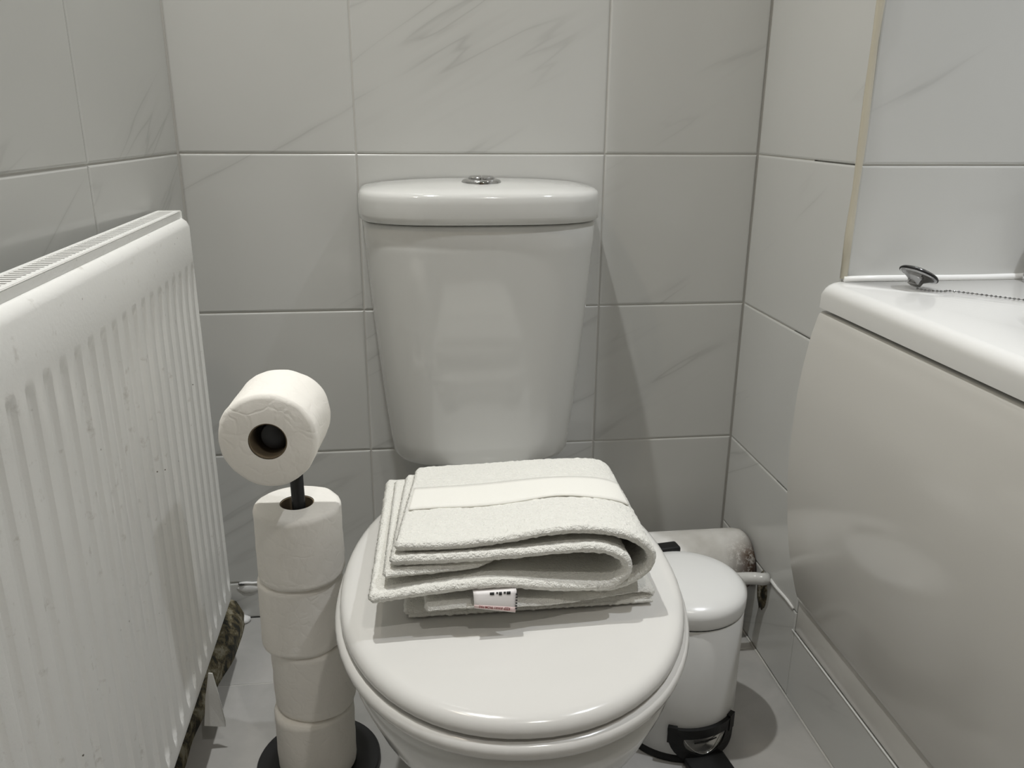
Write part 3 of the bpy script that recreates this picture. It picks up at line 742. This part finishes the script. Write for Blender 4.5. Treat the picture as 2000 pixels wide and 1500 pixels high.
# side panel with a bowed section
pp = [(0.660, 0.6400), (0.643, 0.6405), (0.638, 0.6385), (0.635, 0.634), (0.632, 0.622), (0.6270, 0.599), (0.6195, 0.54), (0.6170, 0.474), (0.6175, 0.418), (0.6210, 0.369), (0.6300, 0.301), (0.6385, 0.257), (0.6480, 0.221), (0.6555, 0.195), (0.6600, 0.184), (0.6620, 0.180)]
pp = spline(pp, 60)
V, F = [], []
ys = [YE - 0.005 - (1.735 * k / 24) for k in range(25)]
for y in ys:
    for x, z in pp: V.append((x - XR, y - YE, z))
m = len(pp)
for i in range(24):
    for j in range(m - 1): F.append((i * m + j, (i + 1) * m + j, (i + 1) * m + j + 1, i * m + j + 1))
F.append(tuple(range(m)))
mesh('side_panel', V, F, M['panel'], bath, sharp=50)
bbox_obj('plinth', (0.0005, 0.03, -1.73, -0.0015, 0.1235, 0.186), M['panel'], bath, 0.001)

# chrome bath plug lying on the rim, with its bead chain
pl = tag(empty('bath_plug', (0.736, -0.379, 0.6802)), 'chrome bath plug on a bead chain lying on the bath rim', 'bath plug')
Rm = Matrix.Translation((0, 0, 0.0165)) @ Matrix.Rotation(math.radians(27), 4, 'Y') @ Matrix.Rotation(math.radians(-9), 4, 'X')
def tf(V): return [tuple(Rm @ Vector(v)) for v in V]
V, F = lathe([(0.019, -0.001), (0.0235, 0.0005), (0.0245, 0.003), (0.0235, 0.0055), (0.019, 0.0072), (0.008, 0.0082)], 40); mesh('cap', tf(V), F, M['dark_reflection_chrome'], pl, sharp=70)
V, F = lathe([(0.0246, 0.0012), (0.0252, 0.002), (0.0252, 0.0032), (0.0246, 0.004)], 40, cap0=False, cap1=False); mesh('rim', tf(V), F, M['blackplastic'], pl)
V, F = lathe([(0.006, -0.0125), (0.0085, -0.0115), (0.010, -0.006), (0.016, -0.002), (0.019, -0.001)], 32); mesh('stopper', tf(V), F, M['dark_reflection_chrome'], pl, sharp=50)
cpath = spline([(-0.006, -0.012, 0.003), (0.004, -0.021, 0.002), (0.022, -0.026, 0.0018), (0.034, -0.026, 0.0018), (0.075, -0.068, 0.0016), (0.105, -0.100, 0.0016), (0.128, -0.122, 0.0006), (0.150, -0.140, -0.010), (0.175, -0.165, -0.05)], 400)
V, F = [], []
def sphere_into(V, F, c, r, nu=8, nv=5):
    rings = [[(c[0] + r * math.sin(PI * i / nv) * math.cos(2 * PI * j / nu), c[1] + r * math.sin(PI * i / nv) * math.sin(2 * PI * j / nu), c[2] + r * math.cos(PI * i / nv)) for j in range(nu)] for i in range(1, nv)]
    v, f = loft(rings); b0 = len(V); V += v; F += [tuple(q + b0 for q in ff) for ff in f]
acc = 0; last = cpath[0]
sphere_into(V, F, last, 0.00155)
for p_ in cpath[1:]:
    acc += (Vector(p_) - Vector(last)).length; last = p_
    if acc > 0.0046: sphere_into(V, F, p_, 0.00155); acc = 0
v, f = tube(cpath[::6], 0.00045, 6); b0 = len(V); V += v; F += [tuple(q + b0 for q in ff) for ff in f]
ch = mesh('bead_chain', V, F, M['dark_reflection_chrome'], pl); ch['kind'] = 'stuff'

# bath tap, only the edge of its foot is in view
tap = tag(empty('bath_tap', (0.944, -0.3535, 0.680)), 'chrome bath tap standing on the rim by the end wall', 'tap')
V, F = lathe([(0.030, 0.0), (0.031, 0.003), (0.029, 0.011), (0.024, 0.015)], 40); mesh('foot', V, F, M['chrome'], tap, sharp=50)
V, F = lathe([(0.022, 0.014), (0.021, 0.07), (0.023, 0.10), (0.020, 0.112)], 32); mesh('body', V, F, M['chrome'], tap, sharp=50)
V, F = tube([(0, 0, 0.075), (0, -0.05, 0.085), (0, -0.10, 0.080), (0, -0.125, 0.060)], 0.013, 20); mesh('spout', V, F, M['chrome'], tap)
V, F = tube([(0, 0, 0.112), (0, 0, 0.125), (0.0, -0.02, 0.135), (0, -0.06, 0.142)], [0.012, 0.012, 0.010, 0.007], 16); mesh('lever', V, F, M['chrome'], tap)

# ------------------------------------------------------------------ lamps
def emit(name, col, strength):
    m_ = material(name, (0.9, 0.9, 0.9), 0.4); b = m_.node_tree.nodes['Principled BSDF']
    b.inputs['Emission Color'].default_value = (*col, 1); b.inputs['Emission Strength'].default_value = strength; return m_
dl_lab = ['recessed ceiling downlight above the toilet', 'recessed ceiling downlight above the bath', 'recessed ceiling downlight by the door']
for i, ((x, y), col, wts, rad_, cone) in enumerate(DOWNLIGHTS):
    t = tag(empty('downlight', (x, y, ZC)), dl_lab[i], 'downlight', 'ceiling downlights')
    V, F = loft([[(r_ * math.cos(2 * PI * j / 40), r_ * math.sin(2 * PI * j / 40), z) for j in range(40)] for r_, z in ((0.043, -0.0005), (0.043, -0.004), (0.036, -0.005), (0.036, -0.0005))], False, False)
    mesh('ring', V, F, M['white_metal'], t, sharp=30)
    V, F = lathe([(0.0355, -0.0006), (0.0355, -0.002)], 32); mesh('lens', V, F, emit('downlight_lens', col, 6.0), t)
    ld = bpy.data.lights.new('downlight_beam', 'SPOT'); ld.shadow_soft_size = rad_; ld.energy = wts; ld.color = col
    ld.spot_size = math.radians(cone); ld.spot_blend = 1.0
    lo = bpy.data.objects.new('downlight_beam', ld); C.objects.link(lo); lo.parent = t; lo.location = (0, 0, -0.006)
(lx, ly, lz), lcol, lw = WALL_LAMP
t = tag(empty('wall_lamp', (XL + kx * 0.66, ly, lz)), 'small round wall lamp high on the left wall', 'wall lamp')
V, F = tube([(0.0, 0, 0), (0.028, 0, 0)], 0.035, 32); mesh('housing', V, F, M['white_metal'], t, sharp=40)
V, F = tube([(0.0282, 0, 0), (0.034, 0, 0)], [0.031, 0.027], 32); mesh('diffuser', V, F, emit('lamp_diffuser_lit', lcol, 6.0), t, sharp=40)
ld = bpy.data.lights.new('wall_lamp_beam', 'AREA'); ld.shape = 'DISK'; ld.size = 0.05; ld.energy = lw; ld.color = lcol
lo = bpy.data.objects.new('wall_lamp_beam', ld); C.objects.link(lo); lo.parent = t; lo.location = (0.037, 0, 0)
lo.rotation_euler = Vector((0.9, 0.3, -0.6)).to_track_quat('-Z', 'Y').to_euler()
